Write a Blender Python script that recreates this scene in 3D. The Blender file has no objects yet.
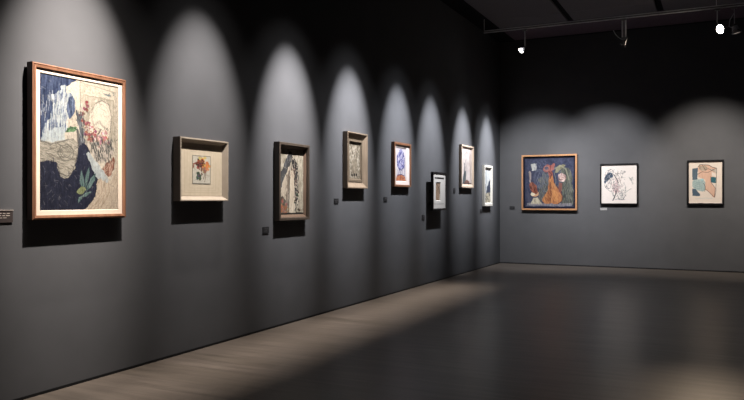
import bpy, bmesh, math, random
import numpy as np
from mathutils import Vector, Matrix

scene = bpy.context.scene
COL = scene.collection
PI = math.pi

# ------------------------------------------------------------------ colours / materials
ALB = 0.74   # overall reflectance of frames, mats and paints
def lin(c):
    return tuple(ALB * ((v / 255) / 12.92 if v / 255 <= 0.04045 else ((v / 255 + 0.055) / 1.055) ** 2.4) for v in c)

def newmat(name):
    m = bpy.data.materials.new(name); m.use_nodes = True
    nt = m.node_tree
    return m, nt, nt.nodes['Principled BSDF']

def noise_mat(name, a, b, scale=8, stretch=(1, 1, 1), rough=0.6, bump=0.0, detail=4, metallic=0.0, spec=0.5, bdist=0.002):
    m, nt, p = newmat(name)
    tc = nt.nodes.new('ShaderNodeTexCoord'); mp = nt.nodes.new('ShaderNodeMapping')
    mp.inputs['Scale'].default_value = stretch
    nz = nt.nodes.new('ShaderNodeTexNoise'); nz.inputs['Scale'].default_value = scale; nz.inputs['Detail'].default_value = detail
    cr = nt.nodes.new('ShaderNodeValToRGB')
    cr.color_ramp.elements[0].color = (*a, 1); cr.color_ramp.elements[1].color = (*b, 1)
    cr.color_ramp.elements[0].position = 0.3; cr.color_ramp.elements[1].position = 0.7
    L = nt.links.new
    L(tc.outputs['Object'], mp.inputs['Vector']); L(mp.outputs['Vector'], nz.inputs['Vector'])
    L(nz.outputs['Fac'], cr.inputs['Fac']); L(cr.outputs['Color'], p.inputs['Base Color'])
    p.inputs['Roughness'].default_value = rough; p.inputs['Metallic'].default_value = metallic
    p.inputs['Specular IOR Level'].default_value = spec
    if bump:
        bn = nt.nodes.new('ShaderNodeBump'); bn.inputs['Strength'].default_value = bump; bn.inputs['Distance'].default_value = bdist
        L(nz.outputs['Fac'], bn.inputs['Height']); L(bn.outputs['Normal'], p.inputs['Normal'])
    return m

def tint(c, k):
    return tuple(v * k for v in lin(c))

def wood(name, rgb, rough=0.45, k=0.7, scale=30, spec=0.4):
    return noise_mat(name, tint(rgb, k), tint(rgb, 1.15), scale=scale, stretch=(1, 1, 0.12), rough=rough, bump=0.1, spec=spec)

def emit_mat(name, rgb, strength):
    m, nt, p = newmat(name)
    p.inputs['Base Color'].default_value = (0.8, 0.8, 0.8, 1)
    p.inputs['Emission Color'].default_value = (*rgb, 1); p.inputs['Emission Strength'].default_value = strength
    return m

WALL_L = noise_mat('painted_wall', (0.0799, 0.0807, 0.0866), (0.0881, 0.0888, 0.0955), scale=3, rough=0.85, bump=0.03, spec=0.15)
WALL_B = noise_mat('painted_wall_end', (0.0977, 0.0955, 0.0992), (0.1066, 0.1043, 0.1080), scale=3, rough=0.85, bump=0.03, spec=0.15)
CEIL = noise_mat('black_ceiling_void', (0.008, 0.008, 0.010), (0.012, 0.012, 0.014), rough=0.9, spec=0.1)
PANEL = noise_mat('acoustic_panel', (0.15, 0.14, 0.155), (0.19, 0.18, 0.195), scale=60, rough=0.9, bump=0.2, spec=0.1)
SOFFIT = noise_mat('dark_soffit', (0.12, 0.09, 0.115), (0.145, 0.11, 0.14), scale=10, rough=0.9, spec=0.1)
SHADOWGAP = noise_mat('shadow_gap_black', (0.006, 0.006, 0.007), (0.010, 0.010, 0.011), rough=0.6, spec=0.2)  # black colour for the shade in the gap at the wall foot
BLACKBOARD = noise_mat('black_backing', (0.004, 0.004, 0.005), (0.007, 0.007, 0.008), rough=0.9, spec=0.05)
METAL = noise_mat('grey_track_metal', (0.78, 0.78, 0.80), (0.88, 0.88, 0.90), scale=20, rough=0.45, metallic=0.0)
DARKMETAL = noise_mat('dark_lamp_metal', (0.20, 0.20, 0.20), (0.27, 0.27, 0.27), scale=20, rough=0.4, metallic=0.2)

def floor_mat():
    m, nt, p = newmat('brown_wood_floor')
    L = nt.links.new
    tc = nt.nodes.new('ShaderNodeTexCoord')
    br = nt.nodes.new('ShaderNodeTexBrick')
    br.inputs['Scale'].default_value = 1.0
    br.inputs['Brick Width'].default_value = 2.2; br.inputs['Row Height'].default_value = 0.24
    br.inputs['Mortar Size'].default_value = 0.003; br.inputs['Mortar Smooth'].default_value = 0.3
    br.inputs['Bias'].default_value = 0
    br.inputs['Color1'].default_value = (0.1110, 0.0903, 0.0740, 1); br.inputs['Color2'].default_value = (0.1369, 0.1110, 0.0940, 1)
    br.inputs['Mortar'].default_value = (0.09, 0.07, 0.06, 1)
    mp = nt.nodes.new('ShaderNodeMapping'); mp.inputs['Scale'].default_value = (0.6, 6, 1)
    nz = nt.nodes.new('ShaderNodeTexNoise'); nz.inputs['Scale'].default_value = 2.2; nz.inputs['Detail'].default_value = 7; nz.inputs['Roughness'].default_value = 0.6
    cr = nt.nodes.new('ShaderNodeValToRGB')
    cr.color_ramp.elements[0].color = (0.66, 0.66, 0.66, 1); cr.color_ramp.elements[0].position = 0.3
    cr.color_ramp.elements[1].color = (1.2, 1.2, 1.2, 1); cr.color_ramp.elements[1].position = 0.7
    mx = nt.nodes.new('ShaderNodeMix'); mx.data_type = 'RGBA'; mx.blend_type = 'MULTIPLY'; mx.inputs[0].default_value = 1
    L(tc.outputs['Object'], br.inputs['Vector']); L(tc.outputs['Object'], mp.inputs['Vector']); L(mp.outputs['Vector'], nz.inputs['Vector'])
    L(nz.outputs['Fac'], cr.inputs['Fac']); L(br.outputs['Color'], mx.inputs[6]); L(cr.outputs['Color'], mx.inputs[7])
    L(mx.outputs[2], p.inputs['Base Color'])
    p.inputs['Roughness'].default_value = 0.33; p.inputs['Specular IOR Level'].default_value = 0.6
    bn = nt.nodes.new('ShaderNodeBump'); bn.inputs['Strength'].default_value = 0.35; bn.inputs['Distance'].default_value = 0.004
    L(nz.outputs['Fac'], bn.inputs['Height']); L(bn.outputs['Normal'], p.inputs['Normal'])
    return m
FLOOR = floor_mat()

def art_mat(name, rough=0.7, spec=0.2):
    m, nt, p = newmat(name); L = nt.links.new
    at = nt.nodes.new('ShaderNodeAttribute'); at.attribute_name = 'paint'
    tc = nt.nodes.new('ShaderNodeTexCoord'); nz = nt.nodes.new('ShaderNodeTexNoise')
    nz.inputs['Scale'].default_value = 180; nz.inputs['Detail'].default_value = 3
    bn = nt.nodes.new('ShaderNodeBump'); bn.inputs['Strength'].default_value = 0.25; bn.inputs['Distance'].default_value = 0.001
    L(tc.outputs['Object'], nz.inputs['Vector']); L(nz.outputs['Fac'], bn.inputs['Height']); L(bn.outputs['Normal'], p.inputs['Normal'])
    L(at.outputs['Color'], p.inputs['Base Color'])
    p.inputs['Roughness'].default_value = rough; p.inputs['Specular IOR Level'].default_value = spec
    return m
ART = art_mat('painted_surface')

# ------------------------------------------------------------------ geometry helpers
def link(name, bm, mat, parent=None, smooth=False):
    me = bpy.data.meshes.new(name)
    bmesh.ops.recalc_face_normals(bm, faces=bm.faces)
    bm.to_mesh(me); bm.free()
    if smooth:
        for f in me.polygons: f.use_smooth = True
    me.materials.append(mat)
    o = bpy.data.objects.new(name, me); COL.objects.link(o)
    if parent: o.parent = parent
    return o

def box(bm, x0, x1, y0, y1, z0, z1):
    vs = [bm.verts.new((x, y, z)) for x in (x0, x1) for y in (y0, y1) for z in (z0, z1)]
    for q in ((0, 1, 3, 2), (4, 6, 7, 5), (0, 4, 5, 1), (2, 3, 7, 6), (0, 2, 6, 4), (1, 5, 7, 3)):
        bm.faces.new([vs[i] for i in q])

def boxobj(name, b, mat, parent=None, bevel=0.0):
    bm = bmesh.new(); box(bm, *b)
    if bevel: bmesh.ops.bevel(bm, geom=list(bm.edges), offset=bevel, segments=2, affect='EDGES')
    return link(name, bm, mat, parent)

def struct(o):
    o['kind'] = 'structure'; return o

def tube(bm, pts, r, n=10):
    pts = [Vector(p) for p in pts]; rings = []
    for i, p in enumerate(pts):
        d = (pts[min(i + 1, len(pts) - 1)] - pts[max(i - 1, 0)]).normalized()
        a = d.cross(Vector((0, 1, 0)) if abs(d.y) < 0.9 else Vector((1, 0, 0))).normalized(); b = d.cross(a)
        rings.append([bm.verts.new(p + r * (math.cos(2 * PI * k / n) * a + math.sin(2 * PI * k / n) * b)) for k in range(n)])
    for A, B in zip(rings, rings[1:]):
        for k in range(n): bm.faces.new((A[k], A[(k + 1) % n], B[(k + 1) % n], B[k]))
    bm.faces.new(rings[0]); bm.faces.new(rings[-1][::-1])

def lathe(bm, prof, n=28, cap0=True, cap1=True):
    """prof = (radius, z) pairs, axis z"""
    rings = [[bm.verts.new((r * math.cos(2 * PI * k / n), r * math.sin(2 * PI * k / n), z)) for k in range(n)] for r, z in prof]
    for A, B in zip(rings, rings[1:]):
        for k in range(n): bm.faces.new((A[k], A[(k + 1) % n], B[(k + 1) % n], B[k]))
    if cap0: bm.faces.new(rings[0][::-1])
    if cap1: bm.faces.new(rings[-1])

def thing(name, label, cat, loc, rotz=0, group=None):
    o = bpy.data.objects.new(name, None); COL.objects.link(o); o.empty_display_size = 0.1
    o.location = loc; o.rotation_euler = (0, 0, rotz); o['label'] = label; o['category'] = cat
    if group: o['group'] = group
    return o

# ------------------------------------------------------------------ the room
H = 5.238; Y1 = 16.519; X1 = 9.0; Y0 = -2.0
struct(boxobj('floor', (-0.2, X1, Y0, Y1 + 0.2, -0.15, 0.0), FLOOR))
struct(boxobj('wall_left', (-0.2, 0, Y0, Y1 + 0.2, 0, H), WALL_L))
struct(boxobj('wall_back', (0, X1, Y1, Y1 + 0.2, 0, H), WALL_B))
struct(boxobj('ceiling', (-0.2, X1, Y0, Y1 + 0.2, H, H + 0.15), CEIL))
struct(boxobj('shadow_gap_left', (0, 0.006, Y0, Y1, 0, 0.022), SHADOWGAP))  # shade of the recessed wall foot, made as a black strip
struct(boxobj('shadow_gap_back', (0.006, X1, Y1 - 0.006, Y1, 0, 0.022), SHADOWGAP))  # same black strip for the shadow gap along the end wall
struct(boxobj('trim_1', (0.45, X1, 15.06, 16.19, H - 0.05, H), SOFFIT))

cols = [(0.45, 1.88), (2.0, 3.6), (3.72, 5.3), (5.42, 7.0)]
rows = [(9.6, 11.9), (11.915, 14.22), (14.235, 15.0)]
colw = ['first column from the left wall', 'second column from the left wall', 'third column from the left wall', 'fourth column from the left wall']
roww = ['large dark grey ceiling panel nearest the viewer', 'large dark grey ceiling panel over the lamp track', 'short dark grey ceiling panel behind the lamp track']
for j, (ya, yb) in enumerate(rows):
    for i, (xa, xb) in enumerate(cols):
        if i == 3 and j > 0 or i == 3: continue
        bm = bmesh.new(); box(bm, xa, xb, ya, yb, H - 0.05, H)
        bmesh.ops.bevel(bm, geom=list(bm.edges), offset=0.006, segments=1, affect='EDGES')
        o = link('ceiling_panel', bm, PANEL)
        o['label'] = roww[j] + ', ' + colw[i]; o['category'] = 'ceiling panel'; o['group'] = 'ceiling panels'

# ------------------------------------------------------------------ painter: a small canvas of brush work
class Canvas:
    def __init__(s, w, h, base, seed=1, grain=0.05):
        s.w, s.h = w, h; s.sat = 0.82
        s.asp = h / w
        X, Y = np.meshgrid((np.arange(w) + 0.5) / w, (np.arange(h) + 0.5) / h)
        s.X, s.Y = X, Y
        s.rs = np.random.RandomState(seed)
        s.a = np.ones((h, w, 3)) * (np.array(base) / 255.0)
        s.mottle(grain)
    def field(s, fx, fy):
        g = s.rs.rand(int(fy) + 2, int(fx) + 2)
        u = s.X * fx; v = s.Y * fy
        i = u.astype(int); j = v.astype(int); du = u - i; dv = v - j
        return (g[j, i] * (1 - du) + g[j, i + 1] * du) * (1 - dv) + (g[j + 1, i] * (1 - du) + g[j + 1, i + 1] * du) * dv
    def mottle(s, amt, fx=None, fy=None, mask=None):
        fx = fx or s.w / 4; fy = fy or s.h / 4
        n = (s.field(fx, fy) - 0.5) * 2 * amt
        if mask is not None: n = n * mask
        s.a = np.clip(s.a + n[..., None], 0, 1)
    def put(s, mask, c, alpha=1.0):
        m = np.clip(mask * alpha, 0, 1)[..., None]
        s.a = s.a * (1 - m) + (np.array(c) / 255.0) * m
    def polymask(s, P, wob=0.012):
        for _ in range(2 if wob > 0.007 and len(P) > 4 else 0):
            Q = []
            for k in range(len(P)):
                (x0, y0), (x1, y1) = P[k], P[(k + 1) % len(P)]
                if min(x0, y0) < 0.03 or max(x0, y0) > 0.97: Q.append((x0, y0))
                Q += [(x0 * 0.8 + x1 * 0.2, y0 * 0.8 + y1 * 0.2), (x0 * 0.2 + x1 * 0.8, y0 * 0.2 + y1 * 0.8)]
            P = Q
        dx = (s.field(s.w / 8, s.h / 8) - 0.5) * 2 * wob; dy = (s.field(s.w / 8, s.h / 8) - 0.5) * 2 * wob
        X = s.X + dx; Y = s.Y + dy
        ins = np.zeros(X.shape, bool)
        n = len(P)
        for k in range(n):
            x0, y0 = P[k]; x1, y1 = P[(k + 1) % n]
            if y0 == y1: continue
            c = ((y0 > Y) != (y1 > Y)) & (X < (x1 - x0) * (Y - y0) / (y1 - y0) + x0)
            ins ^= c
        return ins.astype(float)
    def poly(s, P, c, alpha=1.0, wob=0.012, streak=0, edge=None, fx=None, fy=None):
        m = s.polymask(P, wob); s.put(m, c, alpha)
        if streak: s.mottle(streak, fx or s.w / 2, fy or s.h / 14, m)
        if edge: s.line(list(P) + [P[0]], edge, 0.006)
        return m
    def ell(s, cx, cy, rx, ry, c, alpha=1.0, wob=0.01, ring=None):
        dx = (s.field(s.w / 6, s.h / 6) - 0.5) * 2 * wob
        d = np.sqrt(((s.X + dx - cx) / rx) ** 2 + ((s.Y + dx - cy) / ry) ** 2)
        m = (d < 1).astype(float)
        if ring: m = ((d < 1) & (d > 1 - ring)).astype(float)
        s.put(m, c, alpha); return m
    def line(s, P, c, wd=0.006, alpha=0.9, wob=0.004):
        best = np.full(s.X.shape, 9.0)
        dx = (s.field(s.w / 6, s.h / 6) - 0.5) * 2 * wob
        X = s.X + dx; Y = (s.Y + dx) * s.asp
        for (x0, y0), (x1, y1) in zip(P, P[1:]):
            y0 *= s.asp; y1 *= s.asp
            ux, uy = x1 - x0, y1 - y0; q = ux * ux + uy * uy + 1e-9
            t = np.clip(((X - x0) * ux + (Y - y0) * uy) / q, 0, 1)
            best = np.minimum(best, np.hypot(X - x0 - t * ux, Y - y0 - t * uy))
        px = 0.7 / s.w
        s.put(np.clip((wd - best) / px + 0.5, 0, 1), c, alpha)
    def hatch(s, mask, c, n, length, ang, wd=0.004, alpha=0.6, jit=0.25):
        k = 0; tries = 0
        while k < n and tries < n * 30:
            tries += 1
            x, y = s.rs.rand(2)
            if mask[int(y * s.h), int(x * s.w)] < 0.5: continue
            a = ang + (s.rs.rand() - 0.5) * jit; l = length * (0.5 + s.rs.rand())
            cc = np.clip(np.array(c) + (s.rs.rand() - 0.5) * 40, 0, 255)
            s.dab(x, y, l, a, wd, cc, alpha); k += 1
    def dab(s, x, y, l, a, wd, c, alpha):
        # local stroke, evaluated only around itself
        r = l + wd + 0.01
        i0 = max(int((x - r) * s.w), 0); i1 = min(int((x + r) * s.w) + 2, s.w)
        j0 = max(int((y - r / s.asp) * s.h), 0); j1 = min(int((y + r / s.asp) * s.h) + 2, s.h)
        if i1 <= i0 or j1 <= j0: return
        X = s.X[j0:j1, i0:i1] - x; Y = (s.Y[j0:j1, i0:i1] - y) * s.asp
        t = np.clip(X * math.cos(a) + Y * math.sin(a), -l / 2, l / 2)
        d = np.hypot(X - t * math.cos(a), Y - t * math.sin(a))
        m = np.clip((wd - d) * s.w / 0.9 + 0.5, 0, 1)[..., None] * alpha
        s.a[j0:j1, i0:i1] = s.a[j0:j1, i0:i1] * (1 - m) + (np.array(c) / 255.0) * m
    def blobs(s, pts, c, r=0.02, n=6, spread=0.03, alpha=0.85):
        for x, y in pts:
            for _ in range(n):
                cx = x + s.rs.randn() * spread; cy = y + s.rs.randn() * spread / s.asp
                cc = np.clip(np.array(c) + s.rs.randn(3) * 16, 0, 255)
                rr = r * (0.6 + s.rs.rand() * 0.8)
                s.dab(cx, cy, rr * 0.6, s.rs.rand() * PI, rr, cc, alpha)
    def scribble(s, x0, x1, y0, y1, c, n=12, wd=0.004, alpha=0.7):
        for _ in range(n):
            x = x0 + s.rs.rand() * (x1 - x0); y = y0 + s.rs.rand() * (y1 - y0); a = s.rs.rand() * 2 * PI
            P = [(x, y)]
            for _ in range(5):
                a += s.rs.randn() * 0.9
                x = min(max(x + math.cos(a) * (x1 - x0) * 0.13, x0), x1); y = min(max(y + math.sin(a) * (y1 - y0) * 0.13, y0), y1)
                P.append((x, y))
            s.line(P, c, wd, alpha)

def art_panel(cv, W, Hh, parent, mat=ART, cx=0, cz=0, y=0.0, t=0.006, name='artwork', gain=1.0):
    """canvas as a thin board with a fine grid front; paint stored per vertex"""
    w, h = cv.w, cv.h
    nx, nz = w, h
    gx, gz = np.meshgrid(np.linspace(-W / 2, W / 2, nx), np.linspace(Hh / 2, -Hh / 2, nz))
    V = np.stack([gx + cx, np.full_like(gx, y), gz + cz], -1).reshape(-1, 3)
    idx = np.arange(nx * nz).reshape(nz, nx)
    F = np.stack([idx[:-1, :-1], idx[1:, :-1], idx[1:, 1:], idx[:-1, 1:]], -1).reshape(-1, 4)
    b = len(V)
    bv = [(cx + sx * W / 2, y + t, cz + sz * Hh / 2) for sx, sz in ((-1, 1), (1, 1), (1, -1), (-1, -1))]
    V = V.tolist() + bv
    faces = F.tolist() + [[b, b + 1, b + 2, b + 3]]
    faces += [idx[0, ::-1].tolist()[::-1] + [b + 1, b], idx[-1, :].tolist()[::-1] + [b + 3, b + 2],
              idx[:, 0].tolist()[::-1] + [b, b + 3], idx[:, -1].tolist() + [b + 2, b + 1]]
    me = bpy.data.meshes.new(name); me.from_pydata(V, [], faces); me.update()
    c = cv.a * 1.0
    g = c.mean(-1, keepdims=True); c = np.clip((g + (c - g) * cv.sat) * 0.96, 0, 1)
    l = np.where(c <= 0.04045, c / 12.92, ((c + 0.055) / 1.055) ** 2.4) * gain * ALB
    colr = np.ones((len(V), 4)); colr[:nx * nz, :3] = np.clip(l, 0, 0.92).reshape(-1, 3); colr[nx * nz:, :3] = l.mean((0, 1))
    at = me.color_attributes.new('paint', 'FLOAT_COLOR', 'POINT'); at.data.foreach_set('color', colr.ravel())
    me.materials.append(mat)
    o = bpy.data.objects.new(name, me); COL.objects.link(o); o.parent = parent
    return o

def rails(name, W, Hh, prof, mat, parent):
    """mitred moulding: prof = closed loop of (inset from outer edge, height out of the wall)"""
    bm = bmesh.new(); loops = []
    for ins, out in prof:
        x, z = W / 2 - ins, Hh / 2 - ins
        loops.append([bm.verts.new(p) for p in ((-x, -out, -z), (x, -out, -z), (x, -out, z), (-x, -out, z))])
    n = len(loops)
    for i in range(n):
        A, B = loops[i], loops[(i + 1) % n]
        for k in range(4): bm.faces.new((A[k], A[(k + 1) % 4], B[(k + 1) % 4], B[k]))
    return link(name, bm, mat, parent)

def picture(name, label, wall, a0, a1, z0, z1, group):
    """wall 'L': a along y; wall 'B': a along x. Returns empty at picture centre on the wall face"""
    c = (a0 + a1) / 2; z = (z0 + z1) / 2
    if wall == 'L': t = thing(name, label, 'framed picture', (0.0005, c, z), PI / 2, group)
    else: t = thing(name, label, 'framed picture', (c, Y1 - 0.0005, z), 0, group)
    return t, a1 - a0, z1 - z0

def backing(t, W, Hh, depth, ins=0.012, top=0.03, mat=BLACKBOARD):
    bm = bmesh.new(); box(bm, -W / 2 + ins, W / 2 - ins, -depth, 0, -Hh / 2 + ins, Hh / 2 - top)
    return link('backing_board', bm, mat, t)

def mat_board(t, W, Hh, ow, oh, y, mat, cx=0, cz=0, th=0.003, name='mat'):
    """window mat: outer W x Hh, window ow x oh with a bevelled edge"""
    bm = bmesh.new()
    def ring(w, h, yy, ox=0, oz=0): return [bm.verts.new((ox + sx * w / 2, yy, oz + sz * h / 2)) for sx, sz in ((-1, -1), (1, -1), (1, 1), (-1, 1))]
    R = [ring(W, Hh, y), ring(W, Hh, y - th), ring(ow, oh, y - th, cx, cz), ring(ow - 2 * th, oh - 2 * th, y, cx, cz)]
    for i in range(4):
        A, B = R[i], R[(i + 1) % 4]
        for k in range(4): bm.faces.new((A[k], A[(k + 1) % 4], B[(k + 1) % 4], B[k]))
    return link(name, bm, mat, t)

GL = 'framed pictures on the long left wall'; GB = 'framed pictures on the end wall'

# ---- 1 large blue and beige abstract in orange-brown wood
t, W, Hh = picture('framed_painting', 'largest picture, blue and beige abstract in an orange-brown wooden frame', 'L', 3.655, 4.585, 1.350, 2.538, GL)
w1 = wood('orange_brown_wood', (152, 108, 84), rough=0.4)
w1d = wood('dark_brown_rebate', (60, 32, 24), rough=0.5)
rails('frame', W, Hh, [(0.0, 0.02), (0.0, 0.080), (0.008, 0.083), (0.008, 0.073), (0.014, 0.073), (0.014, 0.083), (0.033, 0.080), (0.033, 0.02)], w1, t)
rails('dark_frame_side', W + 0.004, Hh + 0.004, [(0.0, 0.022), (0.0, 0.072), (0.002, 0.072), (0.002, 0.022)], w1d, t)
backing(t, W, Hh, 0.021)
CREAM = noise_mat('cream_mat_board', lin((232, 214, 196)), lin((240, 222, 204)), scale=40, rough=0.85, spec=0.1)
mat_board(t, W - 0.06, Hh - 0.06, W - 0.145, Hh - 0.135, -0.066, CREAM)
c = Canvas(220, 330, (206, 190, 164), 5, 0.07); c.sat = 0.68
c.hatch(np.ones((330, 220)), (150, 138, 120), 260, 0.04, 1.2, 0.003, 0.5, 2.5)
c.poly([(0.526, 0.11), (0.938, 0.118), (0.957, 0.472), (0.512, 0.479)], (176, 164, 140), 0.85, streak=0.08)
c.poly([(-0.014, -0.01), (0.47, -0.004), (0.397, 0.039), (0.325, 0.144), (0.22, 0.288), (0.04, 0.519), (-0.014, 0.522)], (44, 62, 106), streak=0.14)
m = c.poly([(0.156, 0.146), (0.243, 0.093), (0.337, 0.065), (0.409, 0.121), (0.397, 0.198), (0.349, 0.293), (0.29, 0.387), (0.294, 0.506), (0.029, 0.491), (0.073, 0.372), (0.152, 0.278)], (178, 190, 194), 1, wob=0.04, streak=0.12)
c.hatch(m, (48, 68, 122), 90, 0.09, 1.62, 0.005, 0.6, 0.15)
c.hatch(c.polymask([(0.0, 0.2), (0.35, 0.05), (0.38, 0.3), (0.28, 0.45), (0.0, 0.5)]), (200, 204, 200), 110, 0.07, 1.62, 0.004, 0.6, 0.15)
c.poly([(0.029, 0.44), (0.29, 0.36), (0.3, 0.5), (0.02, 0.5)], (182, 196, 198), 0.8, streak=0.06)
c.poly([(0.301, 0.094), (0.373, 0.037), (0.47, 0.002), (0.482, 0.015), (0.487, 0.244), (0.448, 0.239), (0.428, 0.142), (0.373, 0.11), (0.313, 0.13)], (214, 200, 176), streak=0.05)
c.poly([(0.337, 0.151), (0.414, 0.121), (0.428, 0.248), (0.349, 0.33), (0.32, 0.25)], (66, 84, 124), streak=0.2)
c.line([(0.487, 0.01), (0.49, 0.35), (0.5, 0.46)], (120, 110, 96), 0.005, 0.6)
c.line([(0.5, 0.02), (0.97, 0.05), (0.97, 0.96)], (140, 128, 110), 0.005, 0.6)
c.line([(0.526, 0.11), (0.938, 0.118), (0.957, 0.472)], (140, 128, 108), 0.006, 0.6)
c.scribble(0.8, 0.95, 0.05, 0.09, (80, 100, 110), 5, 0.006, 0.6)
m = c.poly([(0.632, 0.232), (0.684, 0.165), (0.775, 0.13), (0.869, 0.157), (0.91, 0.249), (0.883, 0.395), (0.789, 0.48), (0.684, 0.454), (0.607, 0.381), (0.607, 0.288)], (222, 204, 178), streak=0.04)
for q in (0.92, 0.75, 0.6, 0.45): c.ell(0.765, 0.28, 0.14 * q, 0.14 * q, (150, 140, 122), 0.45, ring=0.06)
c.hatch(m, (190, 172, 148), 60, 0.05, 2.2, 0.003, 0.6, 0.7)
c.poly([(0.445, 0.25), (0.5, 0.24), (0.53, 0.42), (0.56, 0.5), (0.47, 0.52), (0.46, 0.4)], (84, 92, 104), 0.8, wob=0.03, streak=0.2)
c.poly([(0.327, 0.422), (0.457, 0.388), (0.467, 0.497), (0.445, 0.62), (0.373, 0.608), (0.337, 0.504)], (206, 190, 168), streak=0.08)
c.line([(0.455, 0.39), (0.47, 0.5), (0.45, 0.62)], (70, 66, 66), 0.014, 0.8)
c.poly([(0.309, 0.389), (0.373, 0.36), (0.452, 0.37), (0.438, 0.392), (0.325, 0.425)], (92, 142, 86), streak=0.15)
c.line([(0.31, 0.41), (0.37, 0.37), (0.45, 0.385)], (44, 84, 52), 0.008, 0.7)
m = c.poly([(-0.01, 0.486), (0.129, 0.507), (0.337, 0.466), (0.452, 0.46), (0.46, 0.6), (0.44, 0.72), (0.325, 0.80), (0.2, 0.76), (0.19, 0.66), (0.129, 0.66), (-0.01, 0.66)], (176, 166, 146), streak=0.05, fx=30, fy=80)
c.hatch(m, (110, 102, 88), 170, 0.06, 0.2, 0.003, 0.6, 0.9)
for q in (1, 0.75, 0.5, 0.28): c.ell(0.31, 0.565, 0.1 * q, 0.062 * q, (92, 90, 80), 0.6, ring=0.14)
c.line([(0.0, 0.49), (0.13, 0.512), (0.34, 0.468)], (80, 78, 74), 0.008, 0.6)
DB = [(-0.025, 0.648), (0.129, 0.636), (0.19, 0.638), (0.205, 0.66), (0.215, 0.70), (0.25, 0.745), (0.31, 0.76), (0.38, 0.735), (0.42, 0.68), (0.44, 0.62), (0.47, 0.53), (0.512, 0.479), (0.607, 0.513), (0.637, 0.636), (0.715, 0.759), (0.71, 0.84), (0.69, 0.901), (0.62, 0.95), (0.536, 1.012), (-0.025, 1.007)]
m = c.poly(DB, (24, 29, 58), streak=0.05)
c.hatch(m, (62, 70, 104), 90, 0.06, 1.55, 0.002, 0.5, 0.2)
c.hatch(m, (22, 26, 58), 120, 0.08, 1.55, 0.004, 0.5, 0.2)
m = c.poly([(0.582, 0.468), (0.869, 0.436), (0.951, 0.528), (0.842, 0.629), (0.684, 0.611)], (184, 168, 152), wob=0.03)
c.hatch(m, (84, 84, 82), 90, 0.05, 1.4, 0.004, 0.6, 0.6); c.hatch(m, (214, 196, 176), 60, 0.05, 1.4, 0.004, 0.6, 0.6)
c.poly([(0.56, 0.56), (0.6, 0.54), (0.66, 0.59), (0.74, 0.65), (0.83, 0.71), (0.88, 0.79), (0.84, 0.80), (0.76, 0.755), (0.70, 0.76), (0.655, 0.70), (0.62, 0.64)], (176, 186, 186), streak=0.08)
m = c.poly([(0.723, 0.743), (0.856, 0.788), (0.938, 0.738), (1.007, 0.493), (1.007, 1.013), (0.531, 1.009), (0.689, 0.908)], (212, 188, 158), streak=0.04)
c.hatch(m, (168, 146, 120), 90, 0.08, 1.9, 0.003, 0.55, 0.5)
for dx in (0, 0.05, 0.1): c.line([(0.76 + dx, 0.77), (0.78 + dx, 0.86), (0.7 + dx, 0.95), (0.6 + dx, 1.0)], (176, 144, 112), 0.005, 0.6)
m = c.poly([(0.775, 0.663), (0.869, 0.588), (0.965, 0.568), (0.938, 0.674), (0.864, 0.764), (0.815, 0.725)], (154, 86, 62), 0.9, wob=0.03, streak=0.2)
c.hatch(m, (206, 176, 150), 26, 0.05, 2.2, 0.004, 0.6, 0.8)
for P in ([(0.53, 0.86), (0.49, 0.8), (0.485, 0.75), (0.5, 0.69), (0.53, 0.74), (0.545, 0.8)], [(0.55, 0.85), (0.55, 0.77), (0.57, 0.71), (0.61, 0.66), (0.605, 0.73), (0.58, 0.8)],
          [(0.56, 0.86), (0.59, 0.8), (0.63, 0.75), (0.69, 0.71), (0.68, 0.77), (0.63, 0.82)], [(0.5, 0.9), (0.56, 0.865), (0.64, 0.86), (0.57, 0.895)], [(0.46, 0.95), (0.47, 0.9), (0.52, 0.88), (0.5, 0.92)]):
    c.poly(P, (86, 122, 118), wob=0.005, streak=0.15)
    c.line([P[0], P[len(P) // 2]], (50, 76, 84), 0.003, 0.7)
c.poly([(0.445, 0.859), (0.512, 0.818), (0.577, 0.839), (0.551, 0.858), (0.457, 0.883)], (126, 138, 80), streak=0.1)
c.blobs([(0.577, 0.19), (0.556, 0.223), (0.526, 0.263), (0.536, 0.301), (0.569, 0.337), (0.582, 0.406), (0.60, 0.43), (0.658, 0.417), (0.632, 0.45), (0.684, 0.39)], (150, 60, 64), 0.012, 7, 0.022)
c.blobs([(0.736, 0.389), (0.829, 0.415), (0.762, 0.458), (0.856, 0.453), (0.7, 0.43), (0.8, 0.44), (0.63, 0.36)], (186, 108, 104), 0.011, 8, 0.028)
c.blobs([(0.7, 0.44), (0.78, 0.41), (0.66, 0.38)], (226, 206, 190), 0.009, 6, 0.03)
c.hatch(c.polymask([(0.6, 0.42), (0.92, 0.42), (0.9, 0.62), (0.64, 0.58)]), (56, 62, 62), 60, 0.05, 1.35, 0.0045, 0.75, 0.5)
c.hatch(c.polymask([(0.44, 0.2), (0.54, 0.2), (0.56, 0.5), (0.46, 0.5)]), (70, 76, 86), 40, 0.05, 1.4, 0.004, 0.7, 0.5)
c.line([(0.68, 0.33), (0.74, 0.30), (0.80, 0.34), (0.86, 0.36)], (50, 44, 44), 0.012, 0.8)
c.line([(0.70, 0.35), (0.76, 0.36), (0.73, 0.40)], (60, 50, 50), 0.009, 0.8)
c.ell(0.78, 0.26, 0.135, 0.12, (228, 212, 186), 0.75, wob=0.03)
for q in (1.0, 0.8, 0.55): c.ell(0.78, 0.27, 0.135 * q, 0.125 * q, (120, 110, 96), 0.4, wob=0.02, ring=0.05)
c.line([(0.632, 0.24), (0.684, 0.165), (0.775, 0.13), (0.869, 0.157), (0.91, 0.249), (0.89, 0.38)], (96, 88, 78), 0.005, 0.6)
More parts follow.
